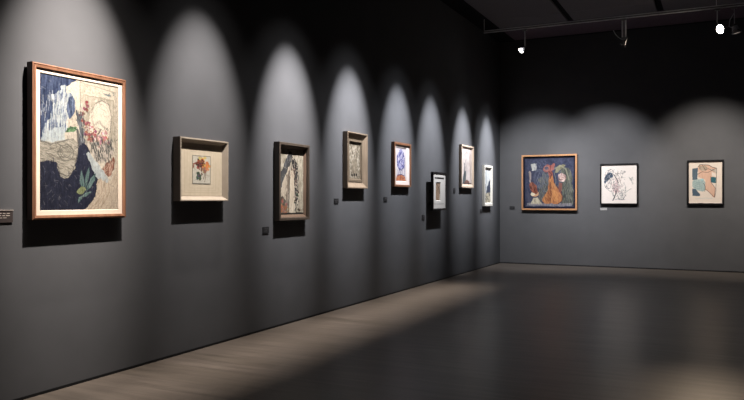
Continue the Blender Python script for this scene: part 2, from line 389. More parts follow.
c.line([(0.202, 0.648), (0.243, 0.727), (0.325, 0.746), (0.397, 0.705), (0.457, 0.566)], (70, 66, 66), 0.005, 0.6)
full = np.ones((c.h, c.w))
c.hatch(full, (235, 222, 200), 260, 0.03, 1.3, 0.0025, 0.35, 2.6)
c.hatch(full, (70, 66, 66), 300, 0.03, 1.3, 0.0025, 0.35, 2.6)
c.mottle(0.05, c.w / 2, c.h / 2)
art_panel(c, W - 0.151, Hh - 0.141, t, y=-0.0635, gain=0.72)

# ---- 2 small flower in deep cream box frame
t, W, Hh = picture('framed_painting', 'cream box frame holding a tiny orange flower study, right of the largest picture', 'L', 5.268, 6.004, 1.490, 2.105, GL)
fr = noise_mat('cream_lacquered_frame', lin((176, 162, 146)), lin((186, 172, 156)), scale=10, rough=0.5, spec=0.3)
rails('frame', W, Hh, [(0.0, 0.0), (0.0, 0.088), (0.002, 0.090), (0.012, 0.090), (0.05, 0.036), (0.05, 0.0)], fr, t)
fs = noise_mat('shaded_cream_side', lin((120, 108, 100)), lin((130, 118, 110)), scale=10, rough=0.6, spec=0.2)  # cream frame's sides in shade, the shade put into the colour
rails('dark_frame_side', W + 0.004, Hh + 0.004, [(0.0, 0.0), (0.0, 0.082), (0.002, 0.082), (0.002, 0.0)], fs, t)
c = Canvas(120, 110, (206, 188, 160), 8, 0.015)
c.mottle(0.02, 30, 3)
for q, al in ((0.1, 0.5), (0.16, 0.35), (0.22, 0.35)):
    c.line([(q, q * 0.7), (1 - q, q * 0.7), (1 - q, 1 - q * 0.7), (q, 1 - q * 0.7), (q, q * 0.7)], (176, 154, 128), 0.004, al, 0.002)
art_panel(c, W - 0.1, Hh - 0.1, t, y=-0.042, name='mat', gain=1.3)
c = Canvas(90, 120, (200, 192, 174), 9, 0.05)
c.hatch(np.ones((120, 90)), (170, 160, 144), 40, 0.2, 1.0, 0.006, 0.4, 3)
c.scribble(0.1, 0.9, 0.05, 0.9, (120, 112, 98), 8, 0.006, 0.6)
c.blobs([(0.45, 0.14), (0.35, 0.2), (0.5, 0.2), (0.62, 0.16)], (222, 176, 84), 0.05, 7, 0.07)
c.blobs([(0.35, 0.3), (0.45, 0.28), (0.3, 0.38), (0.5, 0.38), (0.55, 0.3)], (150, 84, 50), 0.05, 9, 0.08)
c.blobs([(0.4, 0.32), (0.5, 0.26), (0.35, 0.36), (0.55, 0.36), (0.45, 0.42)], (84, 42, 40), 0.028, 9, 0.09)
c.blobs([(0.76, 0.3), (0.8, 0.38), (0.76, 0.44), (0.7, 0.36)], (218, 130, 70), 0.055, 8, 0.05)
c.blobs([(0.6, 0.5), (0.66, 0.56), (0.55, 0.48)], (160, 104, 76), 0.03, 7, 0.06)
c.line([(0.62, 0.5), (0.64, 0.7), (0.6, 0.82)], (100, 88, 70), 0.016)
c.line([(0.72, 0.5), (0.7, 0.75), (0.66, 0.92)], (110, 84, 74), 0.014)
c.line([(0.5, 0.5), (0.52, 0.68), (0.42, 0.76)], (96, 84, 70), 0.014)
c.blobs([(0.33, 0.66), (0.38, 0.72), (0.3, 0.78), (0.42, 0.8), (0.35, 0.72)], (70, 88, 72), 0.045, 6, 0.035)
c.line([(0.02, 0.02), (0.98, 0.02), (0.98, 0.98), (0.02, 0.98), (0.02, 0.02)], (84, 80, 72), 0.014, 0.7)
art_panel(c, 0.28, 0.285, t, y=-0.0445, cx=-0.005, cz=0.005, t=0.002, name='flower_study', gain=1.2)

# ---- 3 dark brown frame, tall black and cream abstract
t, W, Hh = picture('framed_painting', 'dark brown deep frame with black, cream and rust abstract, right of the cream flower frame', 'L', 6.975, 7.66, 1.255, 2.185, GL)
fr = wood('dark_walnut', (80, 70, 62), rough=0.4)
rails('frame', W, Hh, [(0.0, 0.0), (0.0, 0.076), (0.004, 0.08), (0.03, 0.08), (0.034, 0.06), (0.034, 0.0)], fr, t)
sl = wood('taupe_slip', (112, 92, 78), rough=0.4)
rails('slip', W - 0.066, Hh - 0.066, [(0.0, 0.0), (0.0, 0.045), (0.004, 0.048), (0.038, 0.024), (0.042, 0.024), (0.042, 0.0)], sl, t)
c = Canvas(110, 180, (186, 174, 152), 12, 0.1)
c.mottle(0.12, 20, 10)
c.poly([(0.0, 0.5), (0.2, 0.22), (0.34, 0.08), (0.5, 0.02), (0.5, 0.14), (0.4, 0.3), (0.2, 0.46), (0.08, 0.6), (0.0, 0.75)], (78, 78, 80), wob=0.03, streak=0.14)
c.poly([(0.05, 0.62), (0.2, 0.44), (0.4, 0.28), (0.46, 0.3), (0.42, 0.6), (0.36, 0.85), (0.2, 0.84), (0.1, 0.74)], (208, 190, 166), wob=0.03, streak=0.1)
c.poly([(0.3, 0.4), (0.4, 0.3), (0.42, 0.6), (0.38, 0.9), (0.28, 0.9)], (110, 94, 82), 0.6, wob=0.04, streak=0.16)
c.poly([(0.47, 0.2), (0.54, 0.16), (0.62, 0.35), (0.64, 0.7), (0.62, 1.0), (0.4, 1.0), (0.42, 0.6)], (222, 204, 178), wob=0.02, streak=0.1)
m = c.poly([(0.5, 0.03), (0.56, 0.12), (0.66, 0.16), (0.8, 0.3), (0.78, 0.6), (0.72, 0.86), (0.66, 0.98), (0.64, 0.65), (0.6, 0.4), (0.5, 0.16)], (44, 42, 42), wob=0.03, streak=0.16)
c.hatch(m, (206, 188, 168), 46, 0.05, 1.3, 0.011, 0.85, 1.6)
c.hatch(c.polymask([(0.4, 0.3), (0.7, 0.3), (0.7, 0.55), (0.4, 0.55)]), (150, 110, 92), 26, 0.05, 1.3, 0.010, 0.7, 1.6)
c.line([(0.45, 0.18), (0.42, 0.5), (0.38, 0.98)], (44, 40, 38), 0.014, 0.8)
c.line([(0.5, 0.06), (0.52, 0.2), (0.5, 0.32)], (30, 28, 28), 0.016, 0.8)
c.poly([(0.0, 0.7), (0.16, 0.72), (0.34, 0.8), (0.36, 1.0), (0.0, 1.0)], (78, 66, 56), 0.85, wob=0.05, streak=0.22)
c.blobs([(0.12, 0.93), (0.22, 0.9), (0.1, 0.87), (0.3, 0.96), (0.2, 0.95)], (176, 114, 74), 0.024, 9, 0.06)
c.blobs([(0.74, 0.7), (0.7, 0.8), (0.78, 0.92)], (60, 46, 40), 0.02, 7, 0.05)
c.poly([(0.8, 0.0), (1, 0.0), (1, 0.9), (0.82, 0.92)], (192, 180, 156), 0.6, wob=0.03, streak=0.12)
c.hatch(np.ones((180, 110)), (60, 56, 50), 130, 0.03, 1.5, 0.004, 0.6, 1.4)
c.hatch(np.ones((180, 110)), (226, 212, 190), 110, 0.03, 1.5, 0.005, 0.6, 1.4)
c.poly([(0.0, 0.975), (1, 0.975), (1, 1), (0, 1)], (46, 42, 38), wob=0.002)
art_panel(c, W - 0.146, Hh - 0.146, t, y=-0.026, gain=0.75)

# ---- 4 deep taupe frame, grainy grey picture
t, W, Hh = picture('framed_painting', 'light brown deep stepped frame around grainy grey-beige picture, left of the blue figure print', 'L', 8.672, 9.298, 1.665, 2.455, GL)
fr = wood('greyed_oak', (142, 124, 106), rough=0.5, k=0.75)
rails('frame', W, Hh, [(0.0, 0.0), (0.0, 0.076), (0.003, 0.078), (0.015, 0.078), (0.10, 0.022), (0.10, 0.0)], fr, t)
sl = wood('inner_oak', (116, 102, 86), rough=0.5)
rails('slip', W - 0.19, Hh - 0.19, [(0.0, 0.018), (0.0, 0.04), (0.03, 0.04), (0.034, 0.024), (0.045, 0.02), (0.045, 0.01)], sl, t)
c = Canvas(70, 130, (150, 138, 120), 15, 0.16)
c.mottle(0.14, 16, 14)
c.hatch(np.ones((130, 70)), (70, 62, 52), 130, 0.12, 1.6, 0.009, 0.6, 0.6)
c.poly([(0.3, 0.5), (0.7, 0.45), (0.75, 0.85), (0.3, 0.85)], (120, 106, 86), 0.5, wob=0.05)
for q in (0.32, 0.5, 0.7): c.poly([(q - 0.08, 0.86), (q + 0.06, 0.85), (q + 0.05, 0.92), (q - 0.06, 0.93)], (24, 20, 18), wob=0.02)
art_panel(c, W - 0.275, Hh - 0.275, t, y=-0.016)

# ---- 5 orange-brown frame, blue figure
WHITE = noise_mat('white_mat_board', lin((236, 222, 216)), lin((244, 230, 224)), scale=40, rough=0.85, spec=0.1)
t, W, Hh = picture('framed_print', 'orange-brown frame with white mat and blue figure above an orange base', 'L', 10.29, 10.97, 1.713, 2.430, GL)
fr = wood('orange_wood', (134, 92, 66), rough=0.4)
rails('frame', W, Hh, [(0.0, 0.0), (0.0, 0.058), (0.004, 0.06), (0.034, 0.06), (0.036, 0.05), (0.036, 0.0)], fr, t)
mat_board(t, W - 0.068, Hh - 0.068, W - 0.26, Hh - 0.16, -0.032, WHITE, -0.03, 0.005, th=0.008)
c = Canvas(90, 130, (214, 204, 210), 18, 0.03)
m = c.poly([(0.14, 0.22), (0.3, 0.1), (0.45, 0.04), (0.62, 0.08), (0.84, 0.2), (0.88, 0.45), (0.78, 0.6), (0.5, 0.66), (0.22, 0.6), (0.12, 0.42)], (140, 140, 204), 0.8, wob=0.05, streak=0.15)
c.hatch(m, (44, 44, 128), 90, 0.1, 1.4, 0.018, 0.85, 1.2)
c.hatch(m, (222, 216, 230), 46, 0.09, 1.4, 0.016, 0.85, 1.2)
c.line([(0.14, 0.3), (0.16, 0.5), (0.3, 0.62), (0.55, 0.66), (0.8, 0.58), (0.88, 0.3)], (40, 40, 110), 0.02, 0.8)
for q in (0.35, 0.5, 0.64): c.line([(q, 0.62), (q - 0.03, 0.8)], (62, 60, 116), 0.022)
c.line([(0.86, 0.5), (0.84, 0.8)], (70, 66, 112), 0.016); c.line([(0.2, 0.66), (0.24, 0.8)], (70, 66, 112), 0.014)
m = c.poly([(0.02, 0.98), (0.1, 0.84), (0.35, 0.8), (0.7, 0.8), (0.92, 0.84), (0.98, 0.98)], (200, 112, 68), wob=0.008, streak=0.1)
c.hatch(m, (110, 60, 80), 16, 0.09, 1.3, 0.014, 0.7, 1.2)
c.hatch(m, (226, 160, 110), 12, 0.09, 1.3, 0.014, 0.7, 1.2)
c.line([(0.16, 0.82), (0.5, 0.79), (0.86, 0.82)], (74, 66, 110), 0.018)
art_panel(c, W - 0.27, Hh - 0.17, t, y=-0.030, cx=-0.03, cz=0.005, t=0.002)

# ---- 6 thin black frame held off the wall
t, W, Hh = picture('framed_print', 'thin black frame with white mat and small brown figure study, standing off left wall', 'L', 11.80, 12.48, 1.315, 2.003, GL)
BLK = noise_mat('black_frame_lacquer', (0.004, 0.0035, 0.004), (0.007, 0.006, 0.007), scale=20, rough=0.5, spec=0.2)
rails('frame', W, Hh, [(0.0, 0.082), (0.0, 0.128), (0.032, 0.128), (0.032, 0.082)], BLK, t)
bm = bmesh.new(); box(bm, -W / 2 + 0.01, W / 2 - 0.01, -0.100, -0.09, -Hh / 2 + 0.01, Hh / 2 - 0.01)
link('backing_board', bm, BLK, t)
bm = bmesh.new(); box(bm, -0.2, 0.2, -0.091, 0, -0.03, 0.03); box(bm, -0.2, 0.2, -0.091, 0, -0.25, -0.19)
link('wall_spacer', bm, BLK, t)
W6 = noise_mat('grey_white_mat', lin((206, 202, 198)), lin((216, 212, 208)), scale=40, rough=0.85, spec=0.1)
mat_board(t, W - 0.066, Hh - 0.066, 0.25, 0.34, -0.110, W6, -0.06, -0.005, th=0.01)
c = Canvas(60, 110, (214, 208, 200), 21, 0.03)
m = c.poly([(0.1, 0.02), (0.95, 0.0), (0.95, 0.45), (0.85, 0.98), (0.05, 0.99), (0.12, 0.5)], (160, 128, 102), streak=0.1)
c.hatch(m, (96, 74, 60), 60, 0.2, 2.2, 0.016, 0.5, 1.2)
c.hatch(m, (196, 168, 142), 40, 0.15, 2.2, 0.016, 0.5, 1.2)
c.line([(0.3, 0.1), (0.6, 0.25), (0.95, 0.55), (0.9, 0.62)], (50, 42, 40), 0.05, 0.8)
art_panel(c, 0.245, 0.33, t, y=-0.1085, cx=-0.06, cz=-0.005, t=0.002)
boxobj('slip_shadow_bar', (-0.25, 0.23, -0.1215, -0.1195, 0.225, 0.252), BLK, t)  # shadow of the slip, made as a thin black bar
boxobj('lower_mat_line', (-0.29, 0.25, -0.1215, -0.1195, -0.232, -0.226), DARKMETAL, t)

# ---- 7 tall pale wood frame
t, W, Hh = picture('framed_print', 'pale wood frame with pinkish misty landscape, left of the slim ivory frame', 'L', 13.56, 14.34, 1.75, 2.615, GL)
fr = wood('pale_pink_wood', (206, 184, 164), rough=0.5, k=0.85)
rails('frame', W, Hh, [(0.0, 0.0), (0.0, 0.058), (0.003, 0.06), (0.03, 0.06), (0.07, 0.035), (0.07, 0.0)], fr, t)
c = Canvas(90, 110, (206, 190, 184), 24, 0.04)
c.mottle(0.05, 8, 10)
c.line([(0.2, 0.2), (0.35, 0.14), (0.45, 0.08), (0.55, 0.12)], (160, 140, 130), 0.015, 0.6)
c.line([(0.26, 0.42), (0.3, 0.75)], (64, 68, 78), 0.035, 0.8); c.line([(0.4, 0.32), (0.42, 0.7)], (84, 88, 96), 0.028, 0.75); c.line([(0.6, 0.35), (0.62, 0.7)], (130, 120, 120), 0.014, 0.5)
c.poly([(0.1, 1.0), (0.14, 0.75), (0.34, 0.58), (0.44, 0.7), (0.42, 1.0)], (84, 92, 96), 0.9, wob=0.04, streak=0.15)
c.poly([(0.22, 1.0), (0.3, 0.9), (0.55, 0.84), (0.75, 0.92), (0.8, 1.0)], (124, 76, 64), 0.9, wob=0.04, streak=0.15)
c.poly([(0.75, 0.1), (0.95, 0.2), (0.95, 1.0), (0.8, 1.0)], (176, 156, 146), 0.7, wob=0.05, streak=0.12)
c.line([(0.05, 0.97), (0.95, 0.96)], (60, 52, 50), 0.014)
art_panel(c, W - 0.14, Hh - 0.14, t, y=-0.034)

# ---- 8 slim cream frame
t, W, Hh = picture('framed_print', 'slim ivory frame with grey and dark blue mountain, nearest the room corner', 'L', 15.10, 15.71, 1.365, 2.270, GL)
fr = noise_mat('ivory_frame', lin((216, 210, 200)), lin((226, 220, 210)), scale=10, rough=0.5, spec=0.3)
rails('frame', W, Hh, [(0.0, 0.0), (0.0, 0.058), (0.003, 0.06), (0.045, 0.06), (0.075, 0.03), (0.075, 0.0)], fr, t)
c = Canvas(80, 130, (196, 198, 198), 27, 0.04)
c.poly([(0, 0.1), (0.4, 0.08), (0.5, 0.4), (0.2, 0.5), (0, 0.55)], (150, 156, 160), 0.7, wob=0.06, streak=0.1)
c.poly([(0.25, 0.75), (0.45, 0.52), (0.6, 0.45), (0.8, 0.36), (1.0, 0.3), (1.0, 0.7), (0.6, 0.74)], (52, 60, 82), wob=0.05, streak=0.12)
c.poly([(0.1, 0.45), (0.28, 0.4), (0.3, 0.62), (0.2, 0.72), (0.1, 0.7)], (88, 94, 104), 0.8, wob=0.05, streak=0.12)
m = c.poly([(0, 0.72), (1, 0.7), (1, 1), (0, 1)], (180, 168, 140), 0.9, wob=0.02, streak=0.1)
c.hatch(m, (60, 58, 54), 30, 0.12, 0.5, 0.02, 0.7, 2.0)
art_panel(c, W - 0.15, Hh - 0.15, t, y=-0.028)

# ---- 9 end wall: still life with orange vase
t, W, Hh = picture('framed_painting', 'square dark blue still life with orange gourd-shaped vase in light wood frame', 'B', 0.532, 1.799, 1.265, 2.545, GB)
fr = wood('light_orange_wood', (206, 150, 106), rough=0.4, k=0.85)
rails('frame', W, Hh, [(0.0, 0.0), (0.0, 0.066), (0.004, 0.07), (0.036, 0.07), (0.038, 0.06), (0.038, 0.0)], fr, t)
dk = noise_mat('navy_inner_slip', lin((26, 26, 42)), lin((34, 34, 50)), scale=12, rough=0.7, spec=0.1)
rails('slip', W - 0.07, Hh - 0.07, [(0.0, 0.0), (0.0, 0.028), (0.045, 0.028), (0.045, 0.0)], dk, t)
c = Canvas(170, 170, (60, 64, 92), 31, 0.05)
c.mottle(0.04, 12, 12)
m = c.poly([(0.3, 0.4), (0.42, 0.28), (0.5, 0.45), (0.5, 0.9), (0.3, 0.9), (0.26, 0.7)], (96, 96, 90), 0.8, wob=0.04, streak=0.1)
c.hatch(m, (150, 146, 124), 50, 0.06, 1.2, 0.004, 0.6, 1.0)
c.ell(0.6, 0.42, 0.14, 0.24, (110, 112, 108), 0.6, ring=0.25); c.ell(0.3, 0.42, 0.12, 0.2, (96, 100, 116), 0.5, ring=0.3)
m = c.poly([(0.72, 0.2), (0.9, 0.2), (0.97, 0.4), (0.98, 0.95), (0.72, 0.95), (0.76, 0.6)], (98, 100, 84), 0.85, wob=0.03, streak=0.1)
c.hatch(m, (128, 126, 106), 110, 0.06, 1.7, 0.0035, 0.5, 0.8)
c.hatch(m, (50, 56, 56), 60, 0.08, 1.7, 0.005, 0.55, 0.8)
c.poly([(0.04, 0.92), (0.96, 0.92), (0.96, 0.98), (0.04, 0.98)], (150, 142, 146), 0.8, wob=0.01, streak=0.08)
c.poly([(0.07, 0.9), (0.35, 0.9), (0.37, 0.96), (0.07, 0.96)], (168, 160, 156), 0.8)
# left figure pieces
c.poly([(0.12, 0.12), (0.24, 0.11), (0.25, 0.24), (0.14, 0.26)], (196, 192, 184), wob=0.015, streak=0.15)
c.poly([(0.08, 0.25), (0.13, 0.27), (0.13, 0.4), (0.12, 0.52), (0.09, 0.5)], (174, 156, 148), wob=0.012, streak=0.12)
m = c.poly([(0.1, 0.5), (0.16, 0.48), (0.24, 0.55), (0.27, 0.68), (0.22, 0.74), (0.12, 0.68), (0.08, 0.58)], (160, 82, 58), wob=0.015, streak=0.12)
c.hatch(m, (80, 40, 34), 14, 0.08, 1.2, 0.007, 0.7)
c.poly([(0.1, 0.72), (0.24, 0.74), (0.3, 0.68), (0.28, 0.78), (0.16, 0.8)], (222, 164, 116), wob=0.012)
c.ell(0.16, 0.74, 0.045, 0.03, (240, 226, 190))
c.poly([(0.18, 0.8), (0.26, 0.8), (0.34, 0.93), (0.12, 0.94)], (206, 192, 160), wob=0.015, streak=0.12)
c.poly([(0.04, 0.6), (0.1, 0.75), (0.13, 0.92), (0.05, 0.92)], (84, 84, 104), 0.7)
# orange gourd vase
c.poly([(0.5, 0.3), (0.57, 0.3), (0.58, 0.4), (0.6, 0.5), (0.65, 0.58), (0.72, 0.68), (0.77, 0.79), (0.755, 0.88), (0.68, 0.94), (0.6, 0.95), (0.55, 0.92), (0.48, 0.945), (0.4, 0.93), (0.355, 0.87), (0.37, 0.8), (0.43, 0.74), (0.475, 0.66), (0.49, 0.5)], (198, 122, 68), wob=0.009, streak=0.06)
c.poly([(0.5, 0.5), (0.54, 0.52), (0.54, 0.8), (0.5, 0.9), (0.44, 0.84), (0.48, 0.7)], (146, 76, 40), 0.7, wob=0.01)
c.poly([(0.58, 0.6), (0.66, 0.72), (0.7, 0.84), (0.62, 0.9), (0.58, 0.8)], (220, 140, 72), 0.8)
c.line([(0.52, 0.5), (0.54, 0.75), (0.52, 0.93)], (110, 56, 34), 0.008)
c.line([(0.6, 0.5), (0.65, 0.58), (0.72, 0.68), (0.77, 0.79), (0.755, 0.88), (0.68, 0.94)], (112, 62, 42), 0.007)
c.poly([(0.7, 0.5), (0.76, 0.52), (0.75, 0.75), (0.69, 0.68)], (150, 80, 62), 0.8)
c.poly([(0.48, 0.28), (0.56, 0.24), (0.58, 0.36), (0.5, 0.38)], (150, 74, 60), wob=0.015, streak=0.1)
m = c.poly([(0.38, 0.18), (0.45, 0.13), (0.54, 0.16), (0.58, 0.1), (0.62, 0.12), (0.6, 0.24), (0.52, 0.28), (0.42, 0.3), (0.37, 0.25)], (164, 90, 80), wob=0.012, streak=0.12)
c.ell(0.45, 0.21, 0.045, 0.035, (84, 84, 104), 0.9); c.ell(0.45, 0.21, 0.06, 0.05, (190, 120, 106), 0.9, ring=0.25); c.line([(0.5, 0.28), (0.55, 0.34), (0.52, 0.42)], (90, 48, 44), 0.008)
m = c.poly([(0.6, 0.3), (0.66, 0.18), (0.78, 0.12), (0.84, 0.16), (0.76, 0.22), (0.66, 0.32)], (140, 132, 100), wob=0.015, streak=0.1)
m = c.poly([(0.68, 0.36), (0.76, 0.3), (0.84, 0.36), (0.82, 0.46), (0.76, 0.5), (0.7, 0.46)], (206, 168, 156), wob=0.02, streak=0.2)
c.hatch(m, (120, 84, 84), 12, 0.05, 0.8, 0.007, 0.7, 2)
c.hatch(np.ones((170, 170)), (36, 40, 66), 160, 0.05, 1.5, 0.003, 0.5, 1.2)
c.hatch(c.polymask([(0.15, 0.05), (0.5, 0.05), (0.48, 0.6), (0.4, 0.75), (0.25, 0.6)]), (120, 126, 146), 110, 0.05, 0.9, 0.003, 0.45, 1.6)
c.hatch(c.polymask([(0.5, 0.5), (0.6, 0.5), (0.75, 0.8), (0.6, 0.94), (0.4, 0.92), (0.38, 0.82)]), (226, 156, 92), 46, 0.06, 1.3, 0.003, 0.6, 0.9)
c.hatch(c.polymask([(0.5, 0.5), (0.6, 0.5), (0.75, 0.8), (0.6, 0.94), (0.4, 0.92), (0.38, 0.82)]), (112, 60, 38), 40, 0.06, 1.3, 0.003, 0.6, 0.9)
c.line([(0.6, 0.3), (0.64, 0.45), (0.62, 0.6)], (150, 150, 130), 0.006, 0.7); c.line([(0.3, 0.3), (0.24, 0.45), (0.3, 0.62)], (140, 142, 150), 0.006, 0.6)
c.line([(0.62, 0.22), (0.74, 0.16), (0.84, 0.24), (0.9, 0.45)], (166, 160, 130), 0.012, 0.6)
art_panel(c, W - 0.155, Hh - 0.155, t, y=-0.022)

# ---- 10 end wall: line drawing in thin black frame
t, W, Hh = picture('framed_drawing', 'black frame with scribbled ink line drawing and navy patch, middle picture on end wall', 'B', 2.300, 3.097, 1.40, 2.305, GB)
rails('frame', W, Hh, [(0.0, 0.0), (0.0, 0.058), (0.026, 0.058), (0.026, 0.0)], BLK, t)
c = Canvas(150, 160, (232, 218, 208), 34, 0.015)
m = c.poly([(0.08, 0.42), (0.1, 0.3), (0.2, 0.18), (0.34, 0.22), (0.32, 0.34), (0.2, 0.38), (0.12, 0.5)], (60, 78, 100), 0.95, wob=0.02, streak=0.14)
c.ell(0.27, 0.19, 0.07, 0.07, (40, 44, 50), 0.8, ring=0.14)
c.ell(0.19, 0.49, 0.1, 0.14, (60, 64, 68), 0.8, ring=0.1)
c.ell(0.42, 0.58, 0.1, 0.16, (224, 184, 180), 0.6, wob=0.04)
c.line([(0.36, 0.26), (0.44, 0.38), (0.48, 0.46)], (40, 44, 50), 0.012)
c.line([(0.38, 0.2), (0.5, 0.3), (0.56, 0.5)], (120, 100, 90), 0.005)
c.ell(0.48, 0.34, 0.09, 0.12, (130, 110, 104), 0.7, ring=0.08)
c.scribble(0.12, 0.36, 0.14, 0.62, (50, 54, 60), 16, 0.0035, 0.7)
c.scribble(0.34, 0.7, 0.45, 0.9, (90, 98, 100), 26, 0.0035, 0.7)
c.scribble(0.4, 0.65, 0.15, 0.34, (110, 110, 100), 10, 0.003)
c.scribble(0.55, 0.68, 0.16, 0.24, (60, 66, 64), 8, 0.004)
c.scribble(0.78, 0.9, 0.32, 0.52, (80, 90, 84), 8, 0.004)
c.scribble(0.3, 0.6, 0.35, 0.7, (170, 120, 120), 14, 0.0035)
rg = c.polymask([(0.08, 0.2), (0.3, 0.1), (0.6, 0.15), (0.7, 0.4), (0.7, 0.85), (0.35, 0.92), (0.3, 0.65), (0.1, 0.6)])
c.hatch(rg, (54, 60, 64), 90, 0.015, 0.8, 0.005, 0.8, 3.1)
c.hatch(rg, (214, 200, 190), 60, 0.02, 0.8, 0.006, 0.7, 3.1)
c.line([(0.42, 0.68), (0.4, 0.78), (0.33, 0.92)], (36, 38, 42), 0.012)
c.line([(0.46, 0.78), (0.5, 0.9), (0.62, 0.9), (0.68, 0.78)], (60, 66, 70), 0.007)
c.line([(0.2, 0.66), (0.3, 0.7), (0.34, 0.82)], (90, 96, 96), 0.005)
c.line([(0.68, 0.72), (0.76, 0.66), (0.84, 0.62)], (120, 122, 116), 0.005)
art_panel(c, W - 0.05, Hh - 0.05, t, y=-0.03, gain=1.4)

# ---- 11 end wall: collage
t, W, Hh = picture('framed_collage', 'black frame with teal and peach cut-paper collage on cream sheet, rightmost picture', 'B', 4.075, 4.778, 1.40, 2.340, GB)
rails('frame', W, Hh, [(0.0, 0.0), (0.0, 0.058), (0.03, 0.058), (0.034, 0.05), (0.034, 0.0)], BLK, t)
SIL = noise_mat('silver_slip', lin((200, 180, 172)), lin((214, 194, 186)), scale=10, rough=0.4)
rails('slip', W - 0.066, Hh - 0.066, [(0.0, 0.0), (0.0, 0.04), (0.008, 0.036), (0.008, 0.0)], SIL, t)
c = Canvas(150, 190, (234, 214, 196), 37, 0.012)
c.poly([(0.1, 0.16), (0.28, 0.14), (0.26, 0.3), (0.26, 0.44), (0.1, 0.44)], (84, 102, 116), wob=0.006, streak=0.04)
c.poly([(0.1, 0.44), (0.45, 0.41), (0.56, 0.6), (0.46, 0.72), (0.3, 0.7), (0.1, 0.62)], (164, 184, 180), wob=0.01, streak=0.06)
c.poly([(0.1, 0.64), (0.2, 0.66), (0.34, 0.78), (0.34, 0.83), (0.1, 0.83)], (72, 92, 112), wob=0.006)
c.poly([(0.66, 0.36), (0.82, 0.38), (0.82, 0.52), (0.66, 0.5)], (44, 104, 116), wob=0.006)
m = c.poly([(0.28, 0.12), (0.34, 0.07), (0.6, 0.08), (0.72, 0.14), (0.82, 0.16), (0.8, 0.36), (0.68, 0.36), (0.66, 0.5), (0.8, 0.62), (0.78, 0.84), (0.74, 0.86), (0.62, 0.74), (0.5, 0.68), (0.5, 0.44), (0.28, 0.36)], (226, 176, 148), wob=0.006, streak=0.03)
c.poly([(0.3, 0.1), (0.5, 0.08), (0.6, 0.16), (0.5, 0.22), (0.32, 0.2)], (150, 146, 126), 0.6, wob=0.02, streak=0.12)
c.poly([(0.62, 0.16), (0.82, 0.18), (0.82, 0.3), (0.74, 0.24)], (160, 160, 150), 0.6, wob=0.02, streak=0.1)
c.poly([(0.68, 0.24), (0.8, 0.28), (0.8, 0.36), (0.7, 0.34)], (234, 218, 204), 0.9)
c.ell(0.41, 0.43, 0.05, 0.02, (150, 206, 214))
K = (66, 52, 50)
c.line([(0.28, 0.12), (0.34, 0.07), (0.6, 0.08), (0.7, 0.13), (0.84, 0.16), (0.83, 0.5)], K, 0.008)
c.line([(0.28, 0.3), (0.4, 0.24), (0.56, 0.26), (0.68, 0.22), (0.82, 0.16)], K, 0.006)
c.line([(0.4, 0.06), (0.5, 0.2), (0.6, 0.17), (0.7, 0.22)], K, 0.006)
c.line([(0.66, 0.36), (0.67, 0.5), (0.8, 0.64), (0.77, 0.86), (0.62, 0.74), (0.5, 0.66)], (120, 82, 70), 0.007)
c.line([(0.82, 0.5), (0.82, 0.7), (0.78, 0.86)], K, 0.006)
c.line([(0.44, 0.52), (0.5, 0.6), (0.48, 0.72)], K, 0.006)
for q in (0.46, 0.5, 0.55, 0.6): c.line([(0.14, q), (0.26, q + 0.05), (0.4, q + 0.03)], (110, 140, 140), 0.005, 0.7)
c.line([(0.2, 0.9), (0.5, 0.88), (0.72, 0.89)], (160, 196, 200), 0.005, 0.6)
art_panel(c, W - 0.078, Hh - 0.078, t, y=-0.026, gain=1.32)

# ------------------------------------------------------------------ wall labels
LBK = noise_mat('black_label_card', (0.014, 0.014, 0.015), (0.022, 0.021, 0.023), scale=20, rough=0.6, spec=0.2)
LBG = noise_mat('grey_label_card', lin((66, 58, 58)), lin((74, 66, 64)), scale=20, rough=0.7, spec=0.1)
LBW = noise_mat('pale_label_card', lin((190, 186, 184)), lin((200, 196, 194)), scale=20, rough=0.7, spec=0.1)
INK = noise_mat('light_print', lin((190, 176, 168)), lin((200, 186, 176)), scale=20, rough=0.7)
INKD = noise_mat('dim_print', lin((84, 82, 84)), lin((92, 90, 92)), scale=20, rough=0.7)
LTX = {0: 'grey-brown wall label with pale print lines, left of the largest picture',
       1: 'small black wall label low left of the dark brown frame', 2: 'small black wall label left below the light brown stepped frame',
       3: 'small black wall label left below the orange-brown frame', 4: 'small black wall label left below the picture standing off the wall',
       5: 'small black wall label left of the tall pale wood frame', 6: 'small black wall label left below the slim ivory frame',
       7: 'black wall label left of the square still life on the end wall', 8: 'pale grey wall label under the left corner of the line drawing'}
def label(i, wall, a0, a1, z0, z1, mat, ink, lines):
    c = (a0 + a1) / 2; z = (z0 + z1) / 2; w = a1 - a0; h = z1 - z0
    t = thing('wall_label', LTX[i], 'wall label', (0.0005, c, z) if wall == 'L' else (c, Y1 - 0.0005, z), PI / 2 if wall == 'L' else 0, 'wall labels beside the pictures')
    boxobj('card', (-w / 2, w / 2, -0.008, 0, -h / 2, h / 2), mat, t)
    for fz, fx0, fx1 in lines:
        # one printed line, broken into word-like dashes
        bm = bmesh.new(); x = fx0; rr = random.Random(i * 7 + int(fz * 10))
        while x < fx1:
            e = min(x + rr.uniform(0.08, 0.2), fx1)
            box(bm, -w / 2 + x * w, -w / 2 + e * w, -0.0092, -0.0078, h / 2 - fz * h - 0.0025, h / 2 - fz * h + 0.0025); x = e + 0.035
        link('text_line', bm, ink, t)
    return t
t0 = label(0, 'L', 3.30, 3.545, 1.335, 1.425, LBG, INK, [(0.26, 0.08, 0.9), (0.44, 0.08, 0.9), (0.62, 0.08, 0.8)])
boxobj('top_edge', (-0.125, 0.127, -0.011, 0, 0.043, 0.047), INK, t0)
label(1, 'L', 6.745, 6.865, 1.115, 1.19, LBK, INKD, [(0.3, 0.15, 0.85), (0.6, 0.15, 0.7)])
